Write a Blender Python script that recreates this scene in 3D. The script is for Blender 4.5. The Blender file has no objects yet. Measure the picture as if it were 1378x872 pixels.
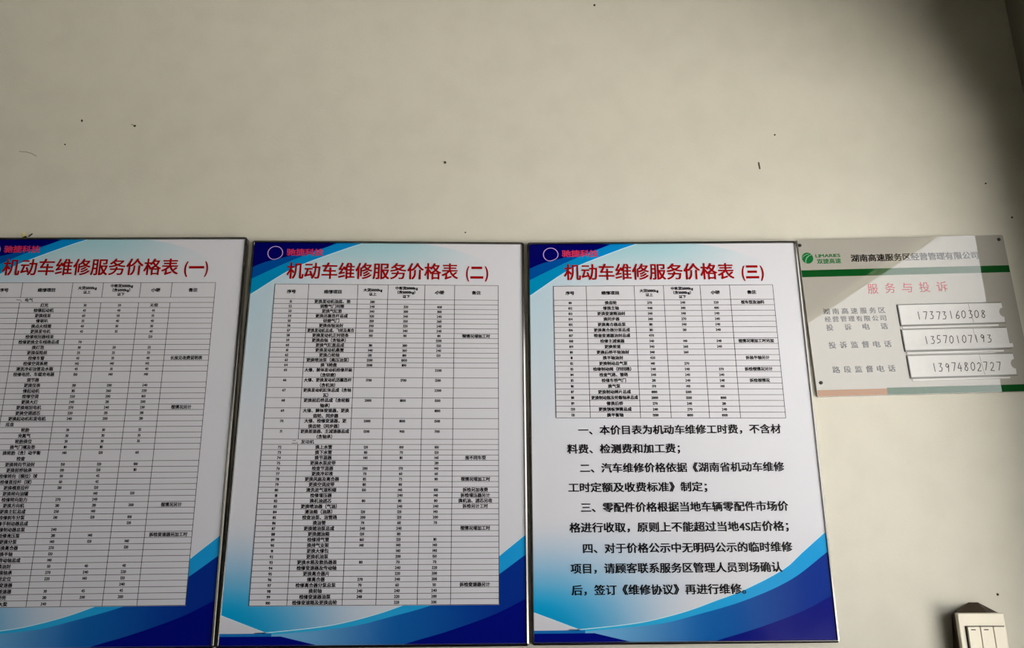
import bpy, bmesh, math, random
from mathutils import Vector, Matrix
SC = bpy.context.scene
COL = SC.collection
R = math.radians

# ------------------------------------------------------------------ camera, sky, daylight, exposure
cam_d = bpy.data.cameras.new('camera'); cam = bpy.data.objects.new('camera', cam_d); COL.objects.link(cam)
cam_d.sensor_fit = 'HORIZONTAL'; cam_d.sensor_width = 36.0; cam_d.lens = 36.0 * 1000 / 1378
cam_d.clip_start = 0.01
EYE = Vector((0, -1.49, 1.6)); PITCH = R(14.74); ROLL = R(.27)
cam.matrix_world = Matrix.Translation(EYE) @ Matrix.Rotation(math.pi / 2 + PITCH, 4, 'X') @ Matrix.Rotation(-ROLL, 4, 'Z')
SC.camera = cam

world = bpy.data.worlds.new('overcast_sky'); SC.world = world; world.use_nodes = True
wn = world.node_tree.nodes; wl = world.node_tree.links
bg = wn['Background']; bg.inputs[1].default_value = 1.0
SKY_LOW, SKY_HIGH = 4.4, .3           # hazy bright horizon, dimmer zenith
w_tc = wn.new('ShaderNodeTexCoord'); w_xyz = wn.new('ShaderNodeSeparateXYZ'); w_mr = wn.new('ShaderNodeMapRange')
wl.new(w_tc.outputs['Generated'], w_xyz.inputs[0]); wl.new(w_xyz.outputs[2], w_mr.inputs[0])
for k_, v_ in ((1, .32), (2, .44), (3, SKY_LOW), (4, SKY_HIGH)): w_mr.inputs[k_].default_value = v_
wl.new(w_mr.outputs[0], bg.inputs[1]); bg.inputs[0].default_value = (1.0, 1.0, 1.0, 1)
sun_d = bpy.data.lights.new('outdoor_sun', 'SUN'); sun_d.energy = 78; sun_d.angle = R(2); sun_d.color = (1, 1, .98)
sun = bpy.data.objects.new('outdoor_sun', sun_d); COL.objects.link(sun); sun.rotation_euler = (R(-35), R(-15), 0)   # shines away from the window: lights the forecourt, not the room

SC.view_settings.view_transform = 'Standard'; SC.view_settings.look = 'None'
SC.view_settings.gamma = 1; SC.view_settings.use_curve_mapping = False; SC.view_settings.exposure = 0.0

# the wide window in the right wall that lets the daylight in (metres)
WX, WY = 1.165, 0.012                  # inner face of right wall, face of the sign wall
WIN_NEAR, WIN_FAR, WIN_SILL, WIN_TOP = -0.250, -5.2, 0.92, 2.372
portal_d = bpy.data.lights.new('window_portal', 'AREA'); portal_d.shape = 'RECTANGLE'
portal_d.size = WIN_TOP - WIN_SILL; portal_d.size_y = WIN_NEAR - WIN_FAR; portal_d.cycles.is_portal = True
portal = bpy.data.objects.new('window_portal', portal_d); COL.objects.link(portal)
portal.location = (WX + .11, (WIN_NEAR + WIN_FAR) / 2, (WIN_TOP + WIN_SILL) / 2); portal.rotation_euler = (0, R(90), 0)

# ------------------------------------------------------------------ materials
def lin(c):
    c = c / 255.0
    return c / 12.92 if c <= .04045 else ((c + .055) / 1.055) ** 2.4
def rgb(r, g, b): return (lin(r), lin(g), lin(b), 1.0)

class NT:
    """tiny node-graph writer"""
    def __init__(s, name):
        s.m = bpy.data.materials.new(name); s.m.use_nodes = True
        s.t = s.m.node_tree; s.n = s.t.nodes; s.p = s.n['Principled BSDF']
    def put(s, sock, v):
        if hasattr(v, 'is_output'): s.t.links.new(v, sock)
        else: sock.default_value = v
    def math(s, op, a, b=0.0, clamp=False):
        x = s.n.new('ShaderNodeMath'); x.operation = op; x.use_clamp = clamp
        s.put(x.inputs[0], a); s.put(x.inputs[1], b); return x.outputs[0]
    def smooth(s, v, lo, hi):
        x = s.n.new('ShaderNodeMapRange'); x.interpolation_type = 'SMOOTHSTEP'
        s.put(x.inputs[0], v); s.put(x.inputs[1], lo); s.put(x.inputs[2], hi); return x.outputs[0]
    def mix(s, f, a, b):
        x = s.n.new('ShaderNodeMix'); x.data_type = 'RGBA'
        s.put(x.inputs[0], f); s.put(x.inputs[6], a); s.put(x.inputs[7], b); return x.outputs[2]
    def uv(s):
        x = s.n.new('ShaderNodeUVMap'); y = s.n.new('ShaderNodeSeparateXYZ'); s.t.links.new(x.outputs[0], y.inputs[0])
        return y.outputs[0], y.outputs[1]
    def noise(s, scale, detail=3.0, coord='Object'):
        c = s.n.new('ShaderNodeTexCoord'); x = s.n.new('ShaderNodeTexNoise')
        s.t.links.new(c.outputs[coord], x.inputs['Vector']); x.inputs['Scale'].default_value = scale; x.inputs['Detail'].default_value = detail
        return x.outputs[0]
    def bump(s, h, strength, dist):
        b = s.n.new('ShaderNodeBump'); b.inputs['Strength'].default_value = strength; b.inputs['Distance'].default_value = dist
        s.t.links.new(h, b.inputs['Height']); s.t.links.new(b.outputs[0], s.p.inputs['Normal'])
    def set(s, col=None, rough=.5, spec=.5, metal=0.0):
        if col is not None: s.put(s.p.inputs['Base Color'], col)
        s.p.inputs['Roughness'].default_value = rough; s.p.inputs['Specular IOR Level'].default_value = spec
        s.p.inputs['Metallic'].default_value = metal; return s

def plain(name, col, rough=.5, spec=.5, metal=0.0):
    n = NT(name); n.set(col, rough, spec, metal)
    return n.m

FILM_R, FILM_S = .09, .10              # gloss of the laminated print
def film(name, col):
    n = NT(name)
    n.set(col, FILM_R, FILM_S)
    n.bump(n.noise(9.0, 1.0), .25, .004)
    return n.m

def wall_paint():
    n = NT('beige_wall_paint')
    f = n.noise(1.3, 3); f2 = n.noise(14, 4)
    c = n.mix(f, rgb(212, 208, 196), rgb(209, 205, 193))
    c = n.mix(n.smooth(f2, .35, .75), c, rgb(206, 202, 190))
    n.set(c, .62, .25); n.bump(n.noise(160, 4), .12, .002)
    return n.m
M = {}
M['wall'] = wall_paint()
M['ceiling'] = plain('ceiling_grey', rgb(120, 118, 112), .8, .2); M['pier'] = plain('grey_green_side_paint', rgb(140, 140, 122), .7, .2); M['oldwall'] = plain('old_grey_paint', rgb(98, 96, 90), .7, .2)
def concrete(name, a, b, s):
    n = NT(name); f = n.noise(s, 6); n.set(n.mix(f, a, b), .7, .3); n.bump(n.noise(s * 12, 4), .15, .003); return n.m
M['floor'] = concrete('shop_floor_concrete', rgb(84, 82, 78), rgb(68, 66, 63), 1.7)
M['ground'] = concrete('forecourt_concrete', rgb(196, 192, 184), rgb(176, 172, 164), .8)
M['asphalt'] = concrete('dark_asphalt', rgb(62, 62, 62), rgb(50, 50, 50), .7)
M['speck'] = plain('dark_speck', rgb(52, 44, 32), .8, .2)
M['scratch'] = plain('grey_scratch', rgb(140, 131, 112), .8, .2)
M['metal'] = plain('snap_frame_metal', (.25, .24, .225, 1), .16, .5, 1.0)
M['backing'] = plain('grey_foam_board', rgb(200, 198, 194), .6, .3)

WHITE = rgb(211, 211, 220)
def sheet_paper():
    n = NT('print_white_blue_fade'); u, v = n.uv()
    left = n.math('SUBTRACT', 1.0, n.smooth(u, 0.0, .42))
    up = n.math('SUBTRACT', 1.0, n.smooth(v, .10, .62))
    c = n.mix(n.math('MULTIPLY', n.math('MULTIPLY', left, up), .55), WHITE, rgb(150, 200, 222))
    arc = n.math('ADD', n.math('MULTIPLY', n.math('POWER', n.math('MAXIMUM', n.math('SUBTRACT', u, .58), 0.0), 1.9), .55), .0045)
    inside = n.smooth(n.math('SUBTRACT', v, arc), -.001, .001)
    fade = n.math('MULTIPLY', n.math('SUBTRACT', 1.0, n.smooth(v, .01, .125)), n.math('SUBTRACT', 1.0, n.smooth(u, .45, .95)))
    c = n.mix(n.math('MULTIPLY', n.math('MULTIPLY', inside, fade), .75), c, rgb(140, 198, 212))
    low = n.math('MULTIPLY', n.smooth(v, .70, .93), n.math('SUBTRACT', 1.0, n.smooth(u, .02, .62)))
    c = n.mix(low, c, rgb(8, 166, 218))
    low2 = n.math('MULTIPLY', n.smooth(v, .86, .965), n.math('SUBTRACT', 1.0, n.smooth(u, .03, .45)))
    c = n.mix(low2, c, rgb(6, 152, 208))
    n.set(c, FILM_R, FILM_S); n.bump(n.noise(9.0, 1.0), .25, .004)
    return n.m
def sheet_deep():
    n = NT('print_deep_blue_fade'); u, v = n.uv()
    c = n.mix(n.smooth(u, .17, .60), rgb(112, 176, 222), rgb(20, 96, 172))
    c = n.mix(n.smooth(u, .5, .95), c, rgb(8, 46, 140))
    n.set(c, FILM_R, FILM_S); return n.m
def sheet_band():
    n = NT('print_sky_blue_band'); u, v = n.uv()
    n.set(n.mix(n.smooth(u, .1, .9), rgb(50, 176, 222), rgb(28, 152, 218)), FILM_R, FILM_S); return n.m
def sheet_topband():
    n = NT('print_top_blue_band'); u, v = n.uv()
    n.set(n.mix(n.smooth(u, 0.0, .32), rgb(0, 136, 186), rgb(8, 132, 204)), FILM_R, FILM_S); return n.m
M['paper'] = sheet_paper(); M['deep'] = sheet_deep(); M['band'] = sheet_band(); M['topband'] = sheet_topband()
M['navy'] = film('print_navy', rgb(2, 2, 96)); M['midblue'] = film('print_mid_blue', rgb(0, 74, 156))
M['navylow'] = film('print_low_navy', rgb(4, 14, 122)); M['stripe'] = film('print_blue_stripe', rgb(24, 110, 184))
M['pwhite'] = film('print_white', WHITE)
M['tablewhite'] = film('print_table_white', rgb(209, 208, 216))
M['ink'] = film('print_black', rgb(24, 22, 26)); M['line'] = film('print_table_line', rgb(46, 45, 48))
M['red'] = film('print_red', rgb(146, 12, 16)); M['pink'] = film('print_pink_red', rgb(196, 52, 88)); M['lilac'] = film('print_lilac', rgb(190, 160, 214))
M['palecyan'] = film('print_pale_edge', rgb(196, 232, 244))

# ------------------------------------------------------------------ helpers
def build(name, verts, faces, mats, parent=None, fmat=None, uvs=None, smooth=False):
    me = bpy.data.meshes.new(name); me.from_pydata([tuple(v) for v in verts], [], faces)
    for m in mats: me.materials.append(m)
    if fmat:
        me.polygons.foreach_set('material_index', fmat)
    if uvs:
        lay = me.uv_layers.new(name='UVMap')
        for l in me.loops: lay.data[l.index].uv = uvs[l.vertex_index]
    if smooth: me.polygons.foreach_set('use_smooth', [True] * len(me.polygons))
    me.update()
    o = bpy.data.objects.new(name, me); COL.objects.link(o)
    if parent: o.parent = parent
    return o
def empty(name, loc, label=None, cat=None, group=None):
    o = bpy.data.objects.new(name, None); COL.objects.link(o); o.location = loc; o.empty_display_size = .05
    if label: tag(o, label, cat, group)
    return o
def tag(o, label, cat, group=None):
    o['label'] = label; o['category'] = cat
    if group: o['group'] = group
    return o
def struct(o): o['kind'] = 'structure'; return o

class Box:
    """collects boxes into one mesh"""
    def __init__(s): s.v = []; s.f = []; s.m = []
    def add(s, x0, x1, y0, y1, z0, z1, mi=0):
        b = len(s.v)
        s.v += [(x, y, z) for x in (x0, x1) for y in (y0, y1) for z in (z0, z1)]
        for q in ((0, 1, 3, 2), (4, 6, 7, 5), (0, 4, 5, 1), (2, 3, 7, 6), (0, 2, 6, 4), (1, 5, 7, 3)):
            s.f.append([b + i for i in q]); s.m.append(mi)
        return s

# ------------------------------------------------------------------ glyphs
_GL = {}
_FC = bpy.data.curves.new('glyph_source', 'FONT'); _FO = bpy.data.objects.new('glyph_source', _FC)
_FC.size = 1.0
def load_glyphs(chars, bold, res):
    bold = 0
    todo = [c for c in sorted(set(chars)) if (c, res) not in _GL and c not in ' \u3000']
    objs = []
    for c in todo:
        cu = bpy.data.curves.new('g', 'FONT'); cu.body = c; cu.size = 1.0; cu.resolution_u = res; cu.fill_mode = 'FRONT'
        o = bpy.data.objects.new('g', cu); COL.objects.link(o); objs.append((c, o, cu))
    bpy.context.view_layer.update(); dg = bpy.context.evaluated_depsgraph_get()
    for c, o, cu in objs:
        me = o.evaluated_get(dg).to_mesh()
        vs = [(v.co.x, v.co.y) for v in me.vertices]; fs = [list(p.vertices) for p in me.polygons]
        if not vs: vs = [(0, 0)]
        mn = min(x for x, y in vs); mx = max(x for x, y in vs)
        wide = ord(c) > 0x2000
        if wide: adv, off = 1.0, 0.0
        else: adv, off = (mx - mn) + .085, -mn + .04
        _GL[(c, res)] = ([(x + off, y) for x, y in vs], fs, adv, mn + off, mx + off)
        o.evaluated_get(dg).to_mesh_clear()
    for c, o, cu in objs:
        bpy.data.objects.remove(o); bpy.data.curves.remove(cu)

class Ink:
    """flat printing laid on a surface: fmap(x, y, d) turns surface metres (right, down, outward) into a point"""
    def __init__(s, fmap): s.F = fmap; s.v = []; s.f = []; s.m = []; s.uv = []
    def poly(s, pts, d=0.0, mi=0):
        b = len(s.v); s.v += [s.F(x, y, d) for x, y in pts]; s.uv += [(x, y) for x, y in pts]
        s.f.append(list(range(b, b + len(pts)))[::-1]); s.m.append(mi)
    def rect(s, x0, x1, y0, y1, d=0.0, mi=0): s.poly([(x0, y0), (x1, y0), (x1, y1), (x0, y1)], d, mi)
    def strip(s, top, bot, d=0.0, mi=0):
        for i in range(len(top) - 1): s.poly([top[i], top[i + 1], bot[i + 1], bot[i]], d, mi)
    def seg(s, a, b, w, d=0.0, mi=0):
        dx, dy = b[0] - a[0], b[1] - a[1]; l = math.hypot(dx, dy) or 1; nx, ny = -dy / l * w / 2, dx / l * w / 2
        s.poly([(a[0] - nx, a[1] - ny), (b[0] - nx, b[1] - ny), (b[0] + nx, b[1] + ny), (a[0] + nx, a[1] + ny)], d, mi)
    def stroke(s, pts, w, d=0.0, mi=0):
        for a, b in zip(pts, pts[1:]): s.seg(a, b, w, d, mi)
    def width(s, t, bold, res):
        load_glyphs(t, bold, res); x = 0
        for c in t: x += .5 if c in ' ' else 1.0 if c == '\u3000' else _GL[(c, res)][2]
        return x
    def text(s, t, xc, yc, ex, ey, d, mi=0, bold=0.0, res=2, fit=None, slant=0.0):
        """centred at (xc, yc); ex, ey = em width / height in metres; fit = (x0, x1) stretches the ink to span it"""
        load_glyphs(t, bold, res); pen = 0; lay = []
        for c in t:
            if c == ' ': pen += .5; continue
            if c == '\u3000': pen += 1; continue
            g = _GL[(c, res)]; lay.append((pen, g)); pen += g[2]
        if not lay: return
        if fit:
            n0 = lay[0][0] + lay[0][1][3]; n1 = lay[-1][0] + lay[-1][1][4]
            ex = (fit[1] - fit[0]) / max(n1 - n0, 1e-4); xs = fit[0] - n0 * ex
        else: xs = xc - pen * ex / 2
        for p, (vs, fs, a, mn, mx) in lay:
            for q, (ox, oy) in enumerate(((-bold, -bold * .6), (bold, -bold * .6), (bold, bold * .6), (-bold, bold * .6)) if bold else ((0, 0),)):
              b = len(s.v)
              for x, y in vs:
                X = xs + (p + x + slant * (y - .38)) * ex; Y = yc - (y - .38) * ey
                X += ox * ex; Y += oy * ey
                s.v.append(s.F(X, Y, d + q * 5e-6)); s.uv.append((X, Y))
              for f in fs: s.f.append([b + i for i in f]); s.m.append(mi)
    def make(s, name, mats, parent, uvscale=None):
        uv = [(x * uvscale[0], y * uvscale[1]) for x, y in s.uv] if uvscale else None
        return build(name, s.v, s.f, mats, parent, s.m, uv)

def curve_pts(pts, us):
    """monotone-ish cubic through pts (x, y), sampled at us"""
    n = len(pts); m = []
    for i in range(n):
        a = pts[max(i - 1, 0)]; b = pts[min(i + 1, n - 1)]; m.append((b[1] - a[1]) / (b[0] - a[0]))
    out = []
    for u in us:
        i = 0
        while i < n - 2 and u > pts[i + 1][0]: i += 1
        x0, y0 = pts[i]; x1, y1 = pts[i + 1]; h = x1 - x0; t = min(max((u - x0) / h, 0), 1)
        out.append((u, (2*t**3 - 3*t*t + 1)*y0 + (t**3 - 2*t*t + t)*h*m[i] + (-2*t**3 + 3*t*t)*y1 + (t**3 - t*t)*h*m[i+1]))
    return out
def lins(a, b, n): return [a + (b - a) * i / n for i in range(n + 1)]

# ------------------------------------------------------------------ the room
random.seed(4)
X0, X1, YB, ZC = -3.2, WX, -5.2, 3.3
wb = Box().add(X0, X1 + .12, WY, WY + .2, 0, ZC)
# specks and a scratch on the paint: tiny flat flakes that belong to the wall
def flake(bx, x, z, r, k=7, sx=1.0, mi=1):
    b = len(bx.v); pts = []
    for i in range(k):
        a = 2 * math.pi * i / k; q = r * random.uniform(.7, 1.15); pts.append((x + q * math.cos(a) * sx, z + q * math.sin(a)))
    bx.v += [(px, WY - .0012, pz) for px, pz in pts] + [(px, WY, pz) for px, pz in pts]
    bx.f.append([b + i for i in range(k)]); bx.m.append(mi)
    for i in range(k): j = (i + 1) % k; bx.f.append([b + i, b + k + i, b + k + j, b + j]); bx.m.append(mi)
for x, z, r, sx in ((-.9669, 2.4736, .0034, .7), (-.8461, 2.4594, .0028, .8), (-.9961, 2.4142, .0018, 1), (-.1467, 2.3658, .0030, 1),
                    (.1978, 2.7708, .0028, 1), (.5903, 2.4298, .0020, 1), (1.0421, 2.3093, .0022, 1), (1.0858, 2.2289, .0024, 1),
                    (.9231, 1.4578, .0024, 1), (-.1000, 2.20, .0016, 1.4)):
    flake(wb, x, z, r, 7, sx)
def scr(bx, pts, w, mi):
    for (xa, za), (xb, zb) in zip(pts, pts[1:]):
        l = math.hypot(xb - xa, zb - za); nx, nz = -(zb - za) / l * w / 2, (xb - xa) / l * w / 2
        b = len(bx.v); bx.v += [(xa - nx, WY - .0008, za - nz), (xb - nx, WY - .0008, zb - nz), (xb + nx, WY - .0008, zb + nz), (xa + nx, WY - .0008, za + nz)]
        bx.f.append([b, b + 1, b + 2, b + 3]); bx.m.append(mi)
scr(wb, [(-1.096, 2.3975), (-1.080, 2.3965), (-1.067, 2.3925), (-1.055, 2.3855)], .0014, 2)
scr(wb, [(.5478, 2.363), (.5490, 2.352), (.5492, 2.346)], .0026, 1)
scr(wb, [(-.8545, 2.4645), (-.8500, 2.4615), (-.8465, 2.457)], .0014, 2)
struct(build('wall_back', wb.v, wb.f, [M['wall'], M['speck'], M['scratch']], None, wb.m))
b = Box().add(X1, X1 + .1, WIN_NEAR, WY, 0, ZC).add(X1, X1 + .05, YB, WIN_NEAR, WIN_TOP, ZC).add(X1, X1 + .1, YB, WIN_NEAR, 0, WIN_SILL)
struct(build('wall_right', b.v, b.f, [M['pier']]))
b = Box().add(X0 - .1, X0, YB, WY, 0, ZC); struct(build('wall_left', b.v, b.f, [M['oldwall']]))
b = Box().add(X0 - .1, X1 + 1.25, YB - .1, YB, 0, ZC); struct(build('wall_front', b.v, b.f, [M['oldwall']]))  # stretch beyond the window side is added, to keep grazing light off the corner
b = Box().add(X0 - .1, X1 + .1, YB - .1, WY + .2, -.1, 0); struct(build('floor', b.v, b.f, [M['floor']]))
b = Box().add(X0 - .1, X1 + .1, YB - .1, WY + .2, ZC, ZC + .1); struct(build('ceiling', b.v, b.f, [M['ceiling']]))
b = Box().add(X1 + .1, 60, -8.8, 30, -.12, -.02); struct(build('ground', b.v, b.f, [M['ground']]))
b = Box().add(-60, 70, -80, 50, -.30, -.13); struct(build('added_asphalt', b.v, b.f, [M['asphalt']]))  # unseen dark ground, added to darken what the third board reflects

# ------------------------------------------------------------------ price boards
BW, BH = .577, .803
QUAD = {1: ((-1.1416, 2.1885), (-.5646, 2.1866), (-.5585, 1.3699), (-1.1355, 1.366)),
        2: ((-.5528, 2.179), (.0262, 2.1718), (.0291, 1.372), (-.5544, 1.3695)),
        3: ((.0333, 2.1713), (.6068, 2.1721), (.6076, 1.3755), (.0339, 1.373))}
def board_map(k):
    TL, TR, BR, BL = [Vector((p[0], 0, p[1])) for p in QUAD[k]]
    o = (BL + BR) / 2 + Vector((0, WY, 0))
    def F(x, y, d):
        u, v = x / BW, y / BH
        p = (TL * (1 - u) + TR * u) * (1 - v) + (BL * (1 - u) + BR * u) * v
        return Vector((p.x - o.x, -d - WY, p.z - o.z))
    return F, o

def frame_mesh(F):
    prof = [(0.0, -WY), (0.0, .0010), (.0004, .0015), (.0035, .0027), (.0040, .00265), (.0050, .0007), (.0050, -.002)]
    r = .0056; n = 6; path = []
    for cx, cy, a0 in ((r, r, 180), (BW - r, r, 270), (BW - r, BH - r, 0), (r, BH - r, 90)):
        for i in range(n + 1): a = R(a0 + 90 * i / n); path.append((cx, cy, math.cos(a), math.sin(a)))
    v = []; f = []; P = len(prof); N = len(path)
    for cx, cy, ca, sa in path:
        for ins, d in prof: v.append(F(cx + ca * (r - ins), cy + sa * (r - ins), d))
    for i in range(N):
        j = (i + 1) % N
        for k in range(P - 1): f.append([i * P + k, j * P + k, j * P + k + 1, i * P + k + 1])
    return v, f

def artwork(F):
    I = Ink(lambda u, v, d: F(u * BW, v * BH, d))      # u, v as fractions of the board
    e0, e1, t0, t1 = .006, .994, .0045, .9935
    # base: grid so the out-of-square sheet stays flat and clean
    I.rect(e0, e1, t0, t1, 0, 0)
    us = lins(.12, e1, 40)
    up = [(.12, .9680), (.1564, .9672), (.3413, .9545), (.4352, .9420), (.5295, .9245), (.6, .9075), (.7006, .8830), (.8467, .8335), (.9057, .7995), (e1, .7500)]
    lo = [(.12, .9715), (.178, .9703), (.341, .9610), (.436, .9535), (.528, .9385), (.697, .9065), (.8625, .8590), (e1, .7955)]
    nv = [(.60, t1), (.6274, .9880), (.7405, .9660), (.8926, .9293), (e1, .8950)]
    U = curve_pts(up, us); L = curve_pts(lo, us)
    bot = [(u, t1) for u in us]
    I.strip(L, bot, .0001, 1)                           # deep blue field
    I.strip(U, L, .0002, 2)                             # sky blue band
    edge = [(u, v - .0018) for u, v in U]
    I.strip(edge, U, .0002, 6)                          # pale edge of the band
    un = lins(.60, e1, 24); I.strip(curve_pts(nv, un), [(u, t1) for u in un], .0002, 3)
    # lower left corner
    I.poly([(e0, .9285), (.1564, .9678), (e0, .9678)], .0002, 5)
    I.poly([(e0, .9268), (.158, .9662), (.1564, .9678), (e0, .9285)], .0002, 6)
    I.rect(e0, .175, .9678, .9743, .00025, 7)
    I.poly([(e0, .9743), (.205, .9743), (.32, t1), (e0, t1)], .0003, 3)
    # upper left corner
    ub = lins(e0, .4095, 24); band = curve_pts([(e0, .1490), (.0119, .1460), (.1380, .0835), (.2071, .0595), (.3574, .0170), (.4095, t0)], ub)
    I.strip([(u, t0) for u in ub], band, .0001, 4)
    I.strip(band, [(u, v + .0016) for u, v in band], .0001, 6)
    um = lins(e0, .318, 18); mid = curve_pts([(e0, .1060), (.0120, .1037), (.1385, .0580), (.2466, .0250), (.318, t0)], um)
    I.strip([(u, t0) for u in um], mid, .0002, 8)
    un = lins(e0, .312, 18); nvt = curve_pts([(e0, .0745), (.0121, .0717), (.0534, .0593), (.1112, .0480), (.2653, .0190), (.312, t0)], un)
    I.strip([(u, t0) for u in un], nvt, .0003, 9)
    return I

HEAD = ['序号', '维修项目', ('大货5000kg', '以上'), ('中客货5000kg', '（含5000kg）', '以下'), '小轿', '备注']
T1 = """#一、电气
灯光|30|20|无偿|
检修起动机|45|40|45|
更换线束|60|50|35|
修喇叭|35|40|40|
换点火线圈|40|30|30|
更换发电机|45|35|40|
检修雨刮器线束|||120|
检修更换全车线路总成|70|||
换灯泡|30|20|25|
更换保险丝|25|25|25|
检修车窗|45|35|40|长按见收费说明表
检修空调系统|145|140|145|
清洗冷却油管及水箱|45|35|40|
=检修电控、车载充电器|150|140|140|
~调节器
更换仪表|210|200|240|
修起动机|315|260|220|
检修空调|220|200|160|
更换大灯|240|215|200|
更换雨刮电机|270|240|230|视情况另计
更换空调滤芯|220|215|210|
更换起动机和发电机|240|200|210|
<底盘
轮胎|30|30|35|
充氮气|30|30|35|
轮胎换位|30|30|35|
换气门嘴及垫|110|110||
=换轮胎（含）动平衡|140|120|60|
~检查
更换转向节油封|150|120|100|
更换前桥轴承|130|120|110|
检修转向（横拉）球|50|45||
检修直拉杆（球）|50|45||
更换横直拉杆|130|120||
更换转向油罐||140|120|
检修转向助力|270|240||
更换方向机|210|210|200|视情况另计
更换主缸总成|250|140||
检修刹车分泵|130|120|100|
检修手制动器总成|||120|
检修制动器总泵|240|||
检修液压泵|210|140||拆检变速器另加工时
更换分泵|140|120|140|
更换离合器|270||120|
换半轴|120|||
更换传动轴总成|140|||
换油封|50|40|40|
更换轴承|270|240|220|
四轮定位|220|140|120|
检修变速器|||240|
更换差速器|30|45|45|
修桥壳|210|200|200|
更换大梁|240|||"""
T2 = """更换发动机油底、垫|280|||
调整气门间隙|240|320|400|
更换气缸垫|340|300|300|
更换活塞连杆总成|320|340|240|
研磨气门|350|350|260|
更换曲轴油封|340|320|240|
更换发动机总成、飞轮及离合|350|340|240|
更换发动机正时链条|150|80|80|视情况增加工时
更换曲轴（含轴承）|||1200|
更换气缸盖总成|310|380|320|
更换发动机悬置|340|360|240|
更换凸轮轴|130|180|120|
更换喷油泵（高压油泵）|1200|1000||
换飞轮盘|1200|1100||
=大修、解体发动机检修并装|||2200|
~（含研磨）
=大修、更换发动机活塞连杆|1700|1700|1200|
~（含机油）
=更换发动机缸体总成（含轴|||2200|
~瓦）
=更换前后桥总成（含轮毂|2000|1800|1500|
~轴承）
=大修、解体变速器，更换|||1800|
~齿轮、同步器
=大修、检修变速器，更|2000|1800|1500|
~换齿轮（同步器）
=更换差速器、主减速器总成|1200|900|700|
~（含轴承）
#二、发动机
换上水管|120|100|100|
换下水管|80|70|120|
换节温器|140|110|140|按不同车型
更换水泵皮带|||210|
检查节温器|200|170|140|
更换冷却液|70|60|60|
更换风扇及离合器|85|75|80|视情况增加工时
更换空调皮带|80|80||
清洗进气道积碳|150|140|100|拆检另加收费
检修增压器||240|140|拆检增压器另计
换机油滤芯|80|80|80|换机油、滤芯另收
更换喷油器（气油）||240|240|拆检另计工时
清油箱（油路）|120|120|140|
检查油泵、油管路|200|120|200|
换油管|70|60|70|
更换输油泵总成|240|240||视情况增加工时
更换燃油箱|120|80||
检修排气管|160|120|110|
换排气支架|140|140|140|
更换大修包||140|140|
更换机油泵||200|150|
更换水箱及散热器盖|80|70|70|
检修变速器及传动轴||240|220|
更换离合器片||220|200|
修离合器|270|240|200|
检修离合器分泵总泵|70|60|50|拆检变速器另计
换前轴|240|240|240|
检修变速器油泵|240|220|200|
检修变速箱及更换齿轮||220|200|"""
T3 = """换齿轮|270|240|220|视车型及油料
修换主轴|440|340|400|
更换变速箱油封|340|340|240|
换同步器|340|270|240|
更换离合器总泵|310|340|240|
更换离合器分泵总成|310|210|240|
检查变速器油封总成|470|||
检修主减速器|340|140|240|视情况增加工时另加
更换差速|340|260|240|
更换后桥半轴油封|340|260||
换半轴油封|420|||拆装半轴另计
更换制动总气泵|140|270||
检修制动阀（四回路）|240|240|270|拆检视情况另计
检查气路、管路|240|240|240|
检修车桥气门|210|240|240|拆检视情况
换气泵|170|140|140|
更换制动蹄片总成|1000|1200||
更换制动鼓及轮毂轴承总成|2000|1200|1000|
修换后桥|270|240|210|
更换钢板弹簧总成|240|270|240|
换平衡轴|1200|1000|1000|"""
COLS = {1: (.066, .1935, .3765, .4882, .6250, .7385, .8970), 2: (.0952, .2180, .3965, .5060, .6395, .7472, .9045), 3: (.0942, .2138, .3895, .4966, .6308, .7390, .8968)}
TOPV = {1: (.1235, .1243), 2: (.1200, .1213), 3: (.1230, .1222)}
HDRV = {1: (.1626, .1640), 2: (.1598, .1615), 3: (.1612, .1622)}
BOTV = {1: (.9066, .9057), 2: (.9075, .9080), 3: (.4693, .4742)}

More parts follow.
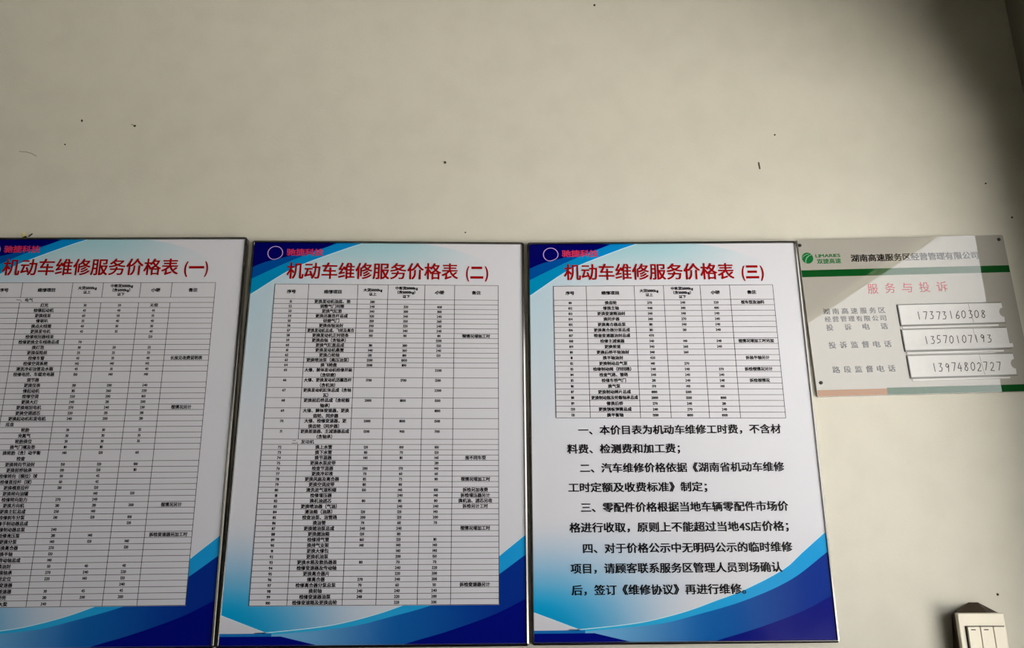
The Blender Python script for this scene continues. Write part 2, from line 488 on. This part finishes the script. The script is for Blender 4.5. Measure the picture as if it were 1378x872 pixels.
def price_table(I, k, rows, first):
    cs = COLS[k]; uL, uR = cs[0], cs[-1]
    def lerp2(a, u): return a[0] + (a[1] - a[0]) * (u - uL) / (uR - uL)
    rows = rows.split('\n'); n = len(rows)
    def V(i, u):                                       # line below row i (i = 0 is the header's foot)
        a, b = lerp2(HDRV[k], u), lerp2(BOTV[k], u); return a + (b - a) * i / n
    W = .00115 / BW
    d0, d1, d2 = .0005, .0006, .0007
    I.poly([(uL - .001, TOPV[k][0] - .001), (uR + .001, TOPV[k][1] - .001), (uR + .001, BOTV[k][1] + .001), (uL - .001, BOTV[k][0] + .001)], d0, 0)
    def hline(i, a, b):
        f = (lambda u: lerp2(TOPV[k], u)) if i < 0 else (lambda u: V(i, u))
        w = .0009 / BH
        for p, q in zip(lins(a, b, 4), lins(a, b, 4)[1:]):
            I.poly([(p, f(p) - w / 2), (q, f(q) - w / 2), (q, f(q) + w / 2), (p, f(p) + w / 2)], d1, 2)
    def vline(c, i0, i1):
        u = cs[c]; f = lambda i: lerp2(TOPV[k], u) if i < 0 else V(i, u)
        I.poly([(u - W / 2, f(i0)), (u + W / 2, f(i0)), (u + W / 2, f(i1)), (u - W / 2, f(i1))], d1, 2)
    def put(c, i, t, ex, ey, bold=.028, dv=0.0):
        u = (cs[c] + cs[c + 1]) / 2; va = (V(i, u) + V(i + 1, u)) / 2
        avail = (cs[c + 1] - cs[c]) * .94; w = I.width(t, bold, 2) * ex / BW
        if w > avail: ex *= avail / w
        I.text(t, u, va + dv, ex / BW, ey / BH, d2, 1, bold * 1.7)
    # header
    hline(-1, uL, uR); hline(0, uL, uR)
    for c in range(7): vline(c, -1, 0)
    for c, h in enumerate(HEAD):
        ls = (h,) if isinstance(h, str) else h; u = (cs[c] + cs[c + 1]) / 2
        a, b = lerp2(TOPV[k], u), lerp2(HDRV[k], u); cv = (a + b) / 2
        for j, t in enumerate(ls):
            I.text(t, u, cv + (j - (len(ls) - 1) / 2) * .0112, (.0094 if len(ls) == 1 else .0078) / BW, (.0086 if len(ls) == 1 else .0076) / BH, d2, 1, .065)
    num = first
    for i, r in enumerate(rows):
        kind = r[0]
        if kind == '#':                                # merged section row
            hline(i + 1, uL, uR); vline(0, i, i + 1); vline(6, i, i + 1); vline(2, i, i + 1)
            if k == 2:
                for c in (3, 4, 5): vline(c, i, i + 1)
            um = cs[1] + .012; I.text(r[1:], um + .005, (V(i, um) + V(i + 1, um)) / 2, .0088 / BW, .0084 / BH, d2, 1, .028)
            continue
        if kind == '<':
            hline(i + 1, uL, uR)
            for c in range(7): vline(c, i, i + 1)
            u = cs[1] + .035; I.text(r[1:], u, (V(i, u) + V(i + 1, u)) / 2, .0086 / BW, .0084 / BH, d2, 1, .028); continue
        if kind == '~':
            hline(i + 1, uL, uR)
            for c in range(7): vline(c, i, i + 1)
            put(1, i, r[1:], .0084, .0084); continue
        cells = r.lstrip('=').split('|')
        for c in range(7): vline(c, i, i + 1)
        if kind != '=': hline(i + 1, uL, uR)
        if k > 1: put(0, i, str(num), .0068, .0074)
        num += 1
        put(1, i, cells[0], .0084, .0084)
        for c in (1, 2, 3):
            if cells[c]: put(c + 1, i, cells[c], .0066 if cells[c][0].isdigit() else .0084, .0074)
        if cells[4]: put(5, i, cells[4], .0082, .0084)
    return num

NOTES = [('一、本价目表为机动车维修工时费，不含材', .1709, .8752, .5006), ('料费、检测费和加工费；', .1312, .5196, .5470),
         ('二、汽车维修价格依据《湖南省机动车维修', .1736, .8740, .5940), ('工时定额及收费标准》制定；', .1318, .6041, .6408),
         ('三、零配件价格根据当地车辆零配件市场价', .1736, .8749, .6886), ('格进行收取，原则上不能超过当地4S店价格；', .1323, .8690, .7358),
         ('四、对于价格公示中无明码公示的临时维修', .1760, .8754, .7841), ('项目，请顾客联系服务区管理人员到场确认', .1328, .8349, .8302),
         ('后，签订《维修协议》再进行维修。', .1342, .7086, .8790)]
TITLE = {1: ('一', .1110, .7665, .0812), 2: ('二', .1349, .7700, .0828), 3: ('三', .1353, .7710, .0838)}
LAB = {1: 'framed price board titled (一), the leftmost, cut by the photo edge', 2: 'framed price board titled (二), the middle of the three',
       3: 'framed price board titled (三), with large bold paragraphs under a short table'}
for k, rows, first in ((1, T1, 1), (2, T2, 51), (3, T3, 101)):
    F, o = board_map(k)
    root = empty('price_board', o, LAB[k], 'notice board', 'framed price boards in a row on the wall')
    v, f = frame_mesh(F); build('metal_frame', v, f, [M['metal']], root)
    # foam backing behind the print
    bv = [F(x, y, d) for d in (-.0003, -WY) for x, y in ((.003, .003), (BW - .003, .003), (BW - .003, BH - .003), (.003, BH - .003))]
    build('backing_panel', bv, [[0, 1, 2, 3], [7, 6, 5, 4], [0, 4, 5, 1], [1, 5, 6, 2], [2, 6, 7, 3], [3, 7, 4, 0]], [M['backing']], root)
    art = artwork(F)
    art.make('printed_sheet', [M['paper'], M['deep'], M['band'], M['navylow'], M['topband'], M['pwhite'], M['palecyan'], M['stripe'], M['midblue'], M['navy']], root, (1, 1))
    UV = lambda u, v, d, F=F: F(u * BW, v * BH, d)
    # title
    I = Ink(UV); s, a, e, vt = TITLE[k]
    I.text('机动车维修服务价格表', 0, vt, 0, .0385 / BH, .0006, 0, .020, 4, fit=(a, e - .012))
    I.make('title_lettering', [M['red']], root); I = Ink(UV)
    I.text('(', .5, vt, .02, .036 / BH, .0006, 0, .022, 4, fit=(.789 if k > 1 else .778, .799 if k > 1 else .790))
    I.text(s, .5, vt + .002, .02, .036 / BH, .0006, 0, .060, 4, fit=(.806 if k > 1 else .797, .848 if k > 1 else .847))
    I.text(')', .5, vt, .02, .036 / BH, .0006, 0, .022, 4, fit=(.857 if k > 1 else .853, .868 if k > 1 else .864))
    I.make('number_lettering', [M['red']], root)
    # emblem ring and small pink lettering
    I = Ink(UV); c = (.0866 if k > 1 else .0630, .0345); rx = .0285; ry = .0195; ring = []
    for i in range(41):
        a = 2 * math.pi * i / 40; q = 1.0 - .10 * max(0, math.cos(a - 1.15)) ** 6
        ring.append((c[0] + rx * q * math.cos(a), c[1] + ry * q * math.sin(a)))
    for (p, q) in zip(ring, ring[1:]):
        pi_ = (c[0] + (p[0] - c[0]) * .90, c[1] + (p[1] - c[1]) * .90); qi = (c[0] + (q[0] - c[0]) * .90, c[1] + (q[1] - c[1]) * .90)
        I.poly([p, q, qi, pi_], .0006, 1)
    I.text('驰捷科技', 0, .0318, 0, .0165 / BH, .0006, 0, .03, 3, fit=(.1285, .262) if k > 1 else (.1046, .2363))
    I.make('emblem', [M['pink'], M['lilac']], root)
    # price table
    I = Ink(UV); price_table(I, k, rows, first)
    I.make('price_table', [M['tablewhite'], M['ink'], M['line']], root)
    if k == 3:
        I = Ink(UV)
        for t, a, e, vv in NOTES: I.text(t, 0, vv, 0, .0198 / BH, .0006, 0, .026, 3, fit=(a, e))
        I.make('notice_lettering', [M['ink']], root)

# ------------------------------------------------------------------ complaint sign
SW, SH, ST = .443, .3395, .006
sc, sa = Vector((.837, 0, 2.0122)), R(1.2122)
org = Vector((sc.x + (SH / 2) * math.sin(sa), WY, sc.z - (SH / 2) * math.cos(sa)))     # foot of the sign on the wall
def SF(x, y, d):
    lx, lz = x - SW / 2, SH / 2 - y
    return Vector((sc.x + lx * math.cos(sa) - lz * math.sin(sa) - org.x, ST - d - WY, sc.z + lx * math.sin(sa) + lz * math.cos(sa) - org.z))
def acrylic(name, col, rough=.003, spec=.72):
    n = NT(name); n.set(col, rough, spec); return n.m
M['plate'] = acrylic('silver_grey_acrylic', rgb(166, 162, 155)); M['green'] = acrylic('green_band_print', rgb(10, 74, 28)); M['orange'] = acrylic('orange_band_print', rgb(146, 92, 26))
M['sink'] = acrylic('sign_black_print', rgb(16, 13, 14)); M['sred'] = acrylic('sign_red_print', rgb(160, 2, 10)); M['leaf'] = acrylic('emblem_green', rgb(24, 104, 52)); M['leaf2'] = acrylic('emblem_pale_green', rgb(120, 172, 136))
M['screw'] = plain('black_screw', rgb(30, 26, 22), .5, .4)
sign = empty('complaint_sign', org, 'silver grey acrylic sign with green bands and red heading, right of the third price board', 'sign')
def rounded(w, h, r, x0=0, y0=0, n=5):
    out = []
    for cx, cy, a0 in ((x0 + r, y0 + r, 180), (x0 + w - r, y0 + r, 270), (x0 + w - r, y0 + h - r, 0), (x0 + r, y0 + h - r, 90)):
        for i in range(n + 1): a = R(a0 + 90 * i / n); out.append((cx + r * math.cos(a), cy + r * math.sin(a)))
    return out
def slab(Fm, outline, d_front, d_back, name, mats, parent):
    n = len(outline); v = [Fm(x, y, d_front) for x, y in outline] + [Fm(x, y, d_back) for x, y in outline]
    f = [list(range(n))[::-1], list(range(n, 2 * n))] + [[i, (i + 1) % n, n + (i + 1) % n, n + i] for i in range(n)]
    return build(name, v, f, mats, parent)
slab(SF, rounded(SW, SH, .004), 0, -.005, 'acrylic_panel', [M['plate']], sign)
I = Ink(SF)
I.rect(.0006, SW - .0006, .0690, .0845, .00008, 0); I.make('green_band', [M['green']], sign)
I = Ink(SF); I.rect(.143, SW - .0006, .3245, SH - .0006, .00008, 0); I.make('green_band', [M['green']], sign)
I = Ink(SF); I.rect(.0006, .143, .3260, SH - .0006, .00008, 0); I.make('orange_band', [M['orange']], sign)

I = Ink(SF)
I.text('湖南高速服务区经营管理有限公司', 0, .0447, 0, .0175, .0001, 0, .03, 3, fit=(.1098, .3816)); I.make('company_lettering', [M['sink']], sign); I = Ink(SF)
I.text('服', 0, .1135, 0, .024, .0001, 1, .01, 3, fit=(.1353, .1565)); I.text('务', 0, .1130, 0, .024, .0001, 1, .01, 3, fit=(.172, .193))
I.text('与', 0, .1130, 0, .024, .0001, 1, .01, 3, fit=(.208, .229)); I.text('投', 0, .1128, 0, .024, .0001, 1, .01, 3, fit=(.244, .266)); I.text('诉', 0, .1127, 0, .024, .0001, 1, .01, 3, fit=(.281, .3034)); I.make('heading_lettering', [M['sink'], M['sred']], sign); I = Ink(SF)
def spaced(t, x0, x1, y, em, bold=.02):
    n = len(t)
    for i, c in enumerate(t):
        x = x0 + (x1 - x0 - em) * i / (n - 1); I.text(c, 0, y, 0, em * 1.02, .0001, 0, bold, 3, fit=(x, x + em))
for lines in ((('湖南高速服务区', .0351, .1647, .1607, .0135), ('经营管理有限公司', .0362, .1642, .1777, .0125), ('投诉电话', .0371, .1645, .1952, .0140)),
              (('投诉监督电话', .0370, .1664, .2332, .0145),), (('路段监督电话', .0382, .1665, .2847, .0145),)):
    I = Ink(SF)
    for ln in lines: spaced(*ln)
    I.make('caption_lettering', [M['sink']], sign)
# round leaf emblem with its two small lines
I = Ink(SF); cx, cy, r = .0174, .0420, .0121
disc = [(cx + r * math.cos(2 * math.pi * i / 36), cy + r * 1.03 * math.sin(2 * math.pi * i / 36)) for i in range(36)]
I.poly(disc, .0001, 0)
vein = [(cx - .004 + .0002 * i, 0) for i in range(1)]
pa = [(-.0058, .0105), (-.0052, .0040), (-.0020, -.0020), (.0035, -.0062), (.0085, -.0080)]
pb = [(-.0040, .0112), (-.0034, .0050), (-.0004, -.0006), (.0045, -.0050), (.0095, -.0066)]
I.strip([(cx + x, cy + y) for x, y in pa], [(cx + x, cy + y) for x, y in pb], .00015, 1)
pc = [(-.0112, -.0010), (-.0085, -.0050), (-.0030, -.0082), (.0040, -.0096)]; pd = [(-.0112, .0004), (-.0082, -.0036), (-.0028, -.0070), (.0042, -.0086)]
I.strip([(cx + x, cy + y) for x, y in pc], [(cx + x, cy + y) for x, y in pd], .00015, 1)
I.text('LIMARIES', 0, .0372, 0, .0100, .0001, 0, .03, 3, fit=(.0350, .0874)); I.text('双捷高速', 0, .0498, 0, .0120, .0001, 0, .03, 3, fit=(.0368, .0874))
I.make('emblem', [M['leaf'], M['leaf2']], sign)
def screw(x, y):
    n = 12; v = []; f = []
    for rr, d in ((.0038, 0.0), (.0036, .0012), (.0022, .0020)):
        v += [SF(x + rr * math.cos(2 * math.pi * i / n), y + rr * math.sin(2 * math.pi * i / n), d) for i in range(n)]
    for k in range(2):
        for i in range(n): j = (i + 1) % n; f.append([k * n + i, k * n + j, (k + 1) * n + j, (k + 1) * n + i])
    f.append([2 * n + i for i in range(n)])
    build('screw', v, f, [M['screw']], sign)
for x, y in ((.0045, .0130), (.4325, .0105), (.0106, .3109), (.4340, .3085)): screw(x, y)

# pocket rims and the handwritten cards in them
M['rim'] = plain('grey_pocket_rim', rgb(120, 120, 118), .3, .5)
def card_paper():
    n = NT('white_card'); f = n.noise(40, 4); n.set(n.mix(f, rgb(226, 225, 226), rgb(212, 211, 212)), .55, .3); n.bump(n.noise(25, 3), .3, .003); return n.m
M['card'] = card_paper(); M['pencil'] = plain('pencil_grey', rgb(72, 66, 66), .6, .3)
DIG = {'0': [[(.5, 1), (.15, .8), (.1, .3), (.45, 0), (.85, .25), (.85, .75), (.5, 1)]], '1': [[(.35, 1), (.6, 0)]],
       '2': [[(.1, .8), (.45, 1), (.8, .8), (.7, .5), (.1, .02), (.9, 0)]], '3': [[(.1, .95), (.75, .95), (.4, .6), (.85, .4), (.7, .05), (.1, .05)]],
       '4': [[(.5, 1), (.05, .35), (.9, .35)], [(.65, .7), (.65, -.05)]], '5': [[(.85, 1), (.25, 1), (.2, .55), (.75, .5), (.8, .15), (.1, 0)]],
       '6': [[(.7, 1), (.2, .5), (.15, .1), (.6, 0), (.85, .25), (.6, .48), (.2, .35)]], '7': [[(.05, .97), (.85, .97), (.45, 0)]],
       '8': [[(.8, .85), (.35, 1), (.2, .75), (.8, .3), (.6, 0), (.15, .15), (.3, .5), (.8, .85)]], '9': [[(.8, .8), (.4, 1), (.15, .7), (.5, .5), (.8, .8), (.7, 0)]]}
CARDS = [('17373160308', (.1924, .1510, .4125, .1945), (.2275, .3755, .1755), .0170, True, 'top handwritten phone number card on the complaint sign, number starting 173'),
         ('13570107193', (.1924, .2048, .4130, .2490), (.2343, .3778, .2275), .0165, False, 'middle handwritten phone number card, number starting 135, with a double lower edge'),
         ('13974802727', (.1950, .2600, .4150, .3050), (.2409, .3864, .2858), .0180, True, 'bottom handwritten phone number card on the complaint sign, number starting 139')]
for t, (x0, y0, x1, y1), (n0, n1, ny), hh, notch, lab in CARDS:
    cx, cy = (x0 + x1) / 2, (y0 + y1) / 2
    base = SF(cx, y1, .0006)
    croot = empty('phone_number_card', base + org, lab, 'card', 'handwritten phone number cards in the sign pockets')
    CF = lambda x, y, d, base=base: SF(x, y, d) - base
    rnd = random.Random(t)
    xi1 = x1 - .003
    right = [(xi1, y0 + .0012), (xi1 - .0004, y1 - .0014)]
    if notch:
        for i in range(9): a = R(-90 - 180 * i / 8); right.insert(1 + i, (xi1 + .0004 + .0085 * math.cos(a), cy - .0005 + .0100 * math.sin(a)))
    out = [(x0 + .0012, y0 + .0006), (x0 + .06, y0 + .0002), (cx + .03, y0 + .0006), *right, (cx, y1 - .0008), (x0 + .0014, y1 - .0010)]
    slab(CF, out, .0014, .0006, 'paper_strip', [M['card']], croot)
    I = Ink(CF); w = (n1 - n0) / len(t)
    for i, c in enumerate(t):
        bx = n0 + i * w + rnd.uniform(-.0006, .0006); by = ny + hh / 2 + rnd.uniform(-.0008, .0008)
        for st in DIG[c]: I.stroke([(bx + (px + .18 * (py - .5)) * w * .74, by - py * hh) for px, py in st], .0016, .0016, 0)
    fx = x0 + (.305 - .1924) + .045                       # the faint vertical fold
    I.stroke([(fx - .010, y0 + .001), (fx - .0085, cy), (fx - .006, y1 - .002 if notch else cy + .006)], .0006, .0016, 0)
    I.make('handwriting', [M['pencil']], croot)
    # pocket on the sign: rim along left, top and bottom, ledge below
    P = Ink(SF)
    rim = [(x0 - .0016, y0 - .0008), (x0 + .0006, y0 - .0008), (x0 + .0010, y1 + .0004), (x1 - .002, y1 + .0002), (x1 - .002, y1 + .0018), (x0 - .0010, y1 + .0022)]
    slab(SF, rim, .0026, 0, 'pocket_rim', [M['rim']], sign)
    slab(SF, [(x0 - .001, y0 - .0012), (x1 - .004, y0 - .0012), (x1 - .004, y0 - .0003), (x0 - .001, y0 - .0003)], .0024, 0, 'pocket_rim', [M['rim']], sign)
    if not notch: slab(SF, [(x0, y1 - .0095), (x1 + .002, y1 - .0098), (x1 + .002, y1 - .0018), (x0, y1 - .0015)], .0034, .0028, 'pocket_lip', [M['card']], sign)
    # pale ledge strip under the pocket
    slab(SF, [(x0 + .002, y1 + .0038), (x1 - .018, y1 + .0034), (x1 - .018, y1 + .0066), (x0 + .003, y1 + .0070)], .0016, 0, 'pocket_ledge', [M['card']], sign)

# ------------------------------------------------------------------ wall switch at the lower right
M['swplate'] = plain('cream_switch_plastic', rgb(222, 214, 196), .35, .5); M['swbox'] = plain('shade_brown_mounting_box', rgb(64, 50, 36), .5, .3); M['gap'] = plain('switch_gap_dark', rgb(40, 34, 28), .6, .3)
sx, szt = .8660, 1.4020
sw = empty('wall_switch', (sx, WY, szt - .075), 'cream three gang wall switch on a mounting box darkened and flared as its shade, bottom right corner', 'switch')
def local(p): return (p[0] - sx, p[1] - WY, p[2] - (szt - .075))
# mounting box: dark brown and flared at the wall to stand in for shade
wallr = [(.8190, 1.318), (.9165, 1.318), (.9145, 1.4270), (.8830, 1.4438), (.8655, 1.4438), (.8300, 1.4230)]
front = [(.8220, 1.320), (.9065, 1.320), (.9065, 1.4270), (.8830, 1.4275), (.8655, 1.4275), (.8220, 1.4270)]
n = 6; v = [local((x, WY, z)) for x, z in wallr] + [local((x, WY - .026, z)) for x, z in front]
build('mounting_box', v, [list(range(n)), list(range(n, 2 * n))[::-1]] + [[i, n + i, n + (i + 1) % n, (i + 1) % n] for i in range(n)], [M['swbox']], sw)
def soft_box(x0, x1, y0, y1, z0, z1, bev, name, mat, parent):
    bm = bmesh.new(); bmesh.ops.create_cube(bm, size=1)
    for q in bm.verts: q.co = Vector(local((x0 + (q.co.x + .5) * (x1 - x0), y0 + (q.co.y + .5) * (y1 - y0), z0 + (q.co.z + .5) * (z1 - z0))))
    bmesh.ops.bevel(bm, geom=bm.edges[:], offset=bev, segments=3, affect='EDGES', profile=.6)
    me = bpy.data.meshes.new(name); bm.to_mesh(me); bm.free(); me.materials.append(mat)
    o = bpy.data.objects.new(name, me); COL.objects.link(o); o.parent = parent; return o
PX0, PX1, PZ0, PZ1 = .8209, .9075, 1.3190, 1.4285
soft_box(PX0, PX1, WY - .035, WY - .026, PZ0, PZ1, .0025, 'face_plate', M['swplate'], sw)
RZ1 = PZ1 - .0245
soft_box(PX0 + .0105, PX1 - .0035, WY - .0356, WY - .033, PZ0 + .006, RZ1 + .0025, .0003, 'rocker_recess', M['gap'], sw)
xs = [PX0 + .0125, PX0 + .0360, PX0 + .0600, PX1 - .0045]
for a, e in zip(xs, xs[1:]):
    rk = soft_box(a + .0006, e - .0006, WY - .0400, WY - .0345, PZ0 + .008, RZ1 + .0015, .0010, 'rocker', M['swplate'], sw)
    if e < PX1 - .01: soft_box(a + .006, a + .0145, WY - .0405, WY - .0395, RZ1 - .0042, RZ1 - .0026, .0002, 'indicator_slot', M['gap'], rk)

# ------------------------------------------------------------------ scrap of torn tape above the first board
M['scrap'] = plain('yellowed_paper', rgb(226, 214, 150), .6, .3)
tx, tz = -1.0510, 2.1915
scrap = empty('torn_tape_scrap', (tx, WY, tz), 'tiny torn yellowish tape scrap on the wall above the leftmost board', 'scrap')
def crumple(name, pts, mat, seed):
    rr = random.Random(seed); v = [(x, -.0005 - rr.uniform(.0005, .0035), z) for x, z in pts] + [(x, 0.0, z) for x, z in pts]; n = len(pts)
    build(name, v, [[0, i, i + 1] for i in range(1, n - 1)] + [[i, n + i, n + (i + 1) % n, (i + 1) % n] for i in range(n)], [mat], scrap)
crumple('paper_flake', [(-.0035, .0015), (.0005, .0020), (.0015, .0075), (-.0005, .0120), (-.0035, .0130), (-.0060, .0090), (-.0055, .0045)], M['scrap'], 3)
crumple('dark_edge', [(-.0055, -.0008), (.0030, -.0004), (.0058, .0022), (.0040, .0044), (-.0010, .0016)], M['speck'], 5)
crumple('dark_edge', [(.0090, .0030), (.0115, .0040), (.0165, .0095), (.0160, .0110), (.0120, .0085)], M['speck'], 6)

bpy.data.objects.remove(_FO); bpy.data.curves.remove(_FC)
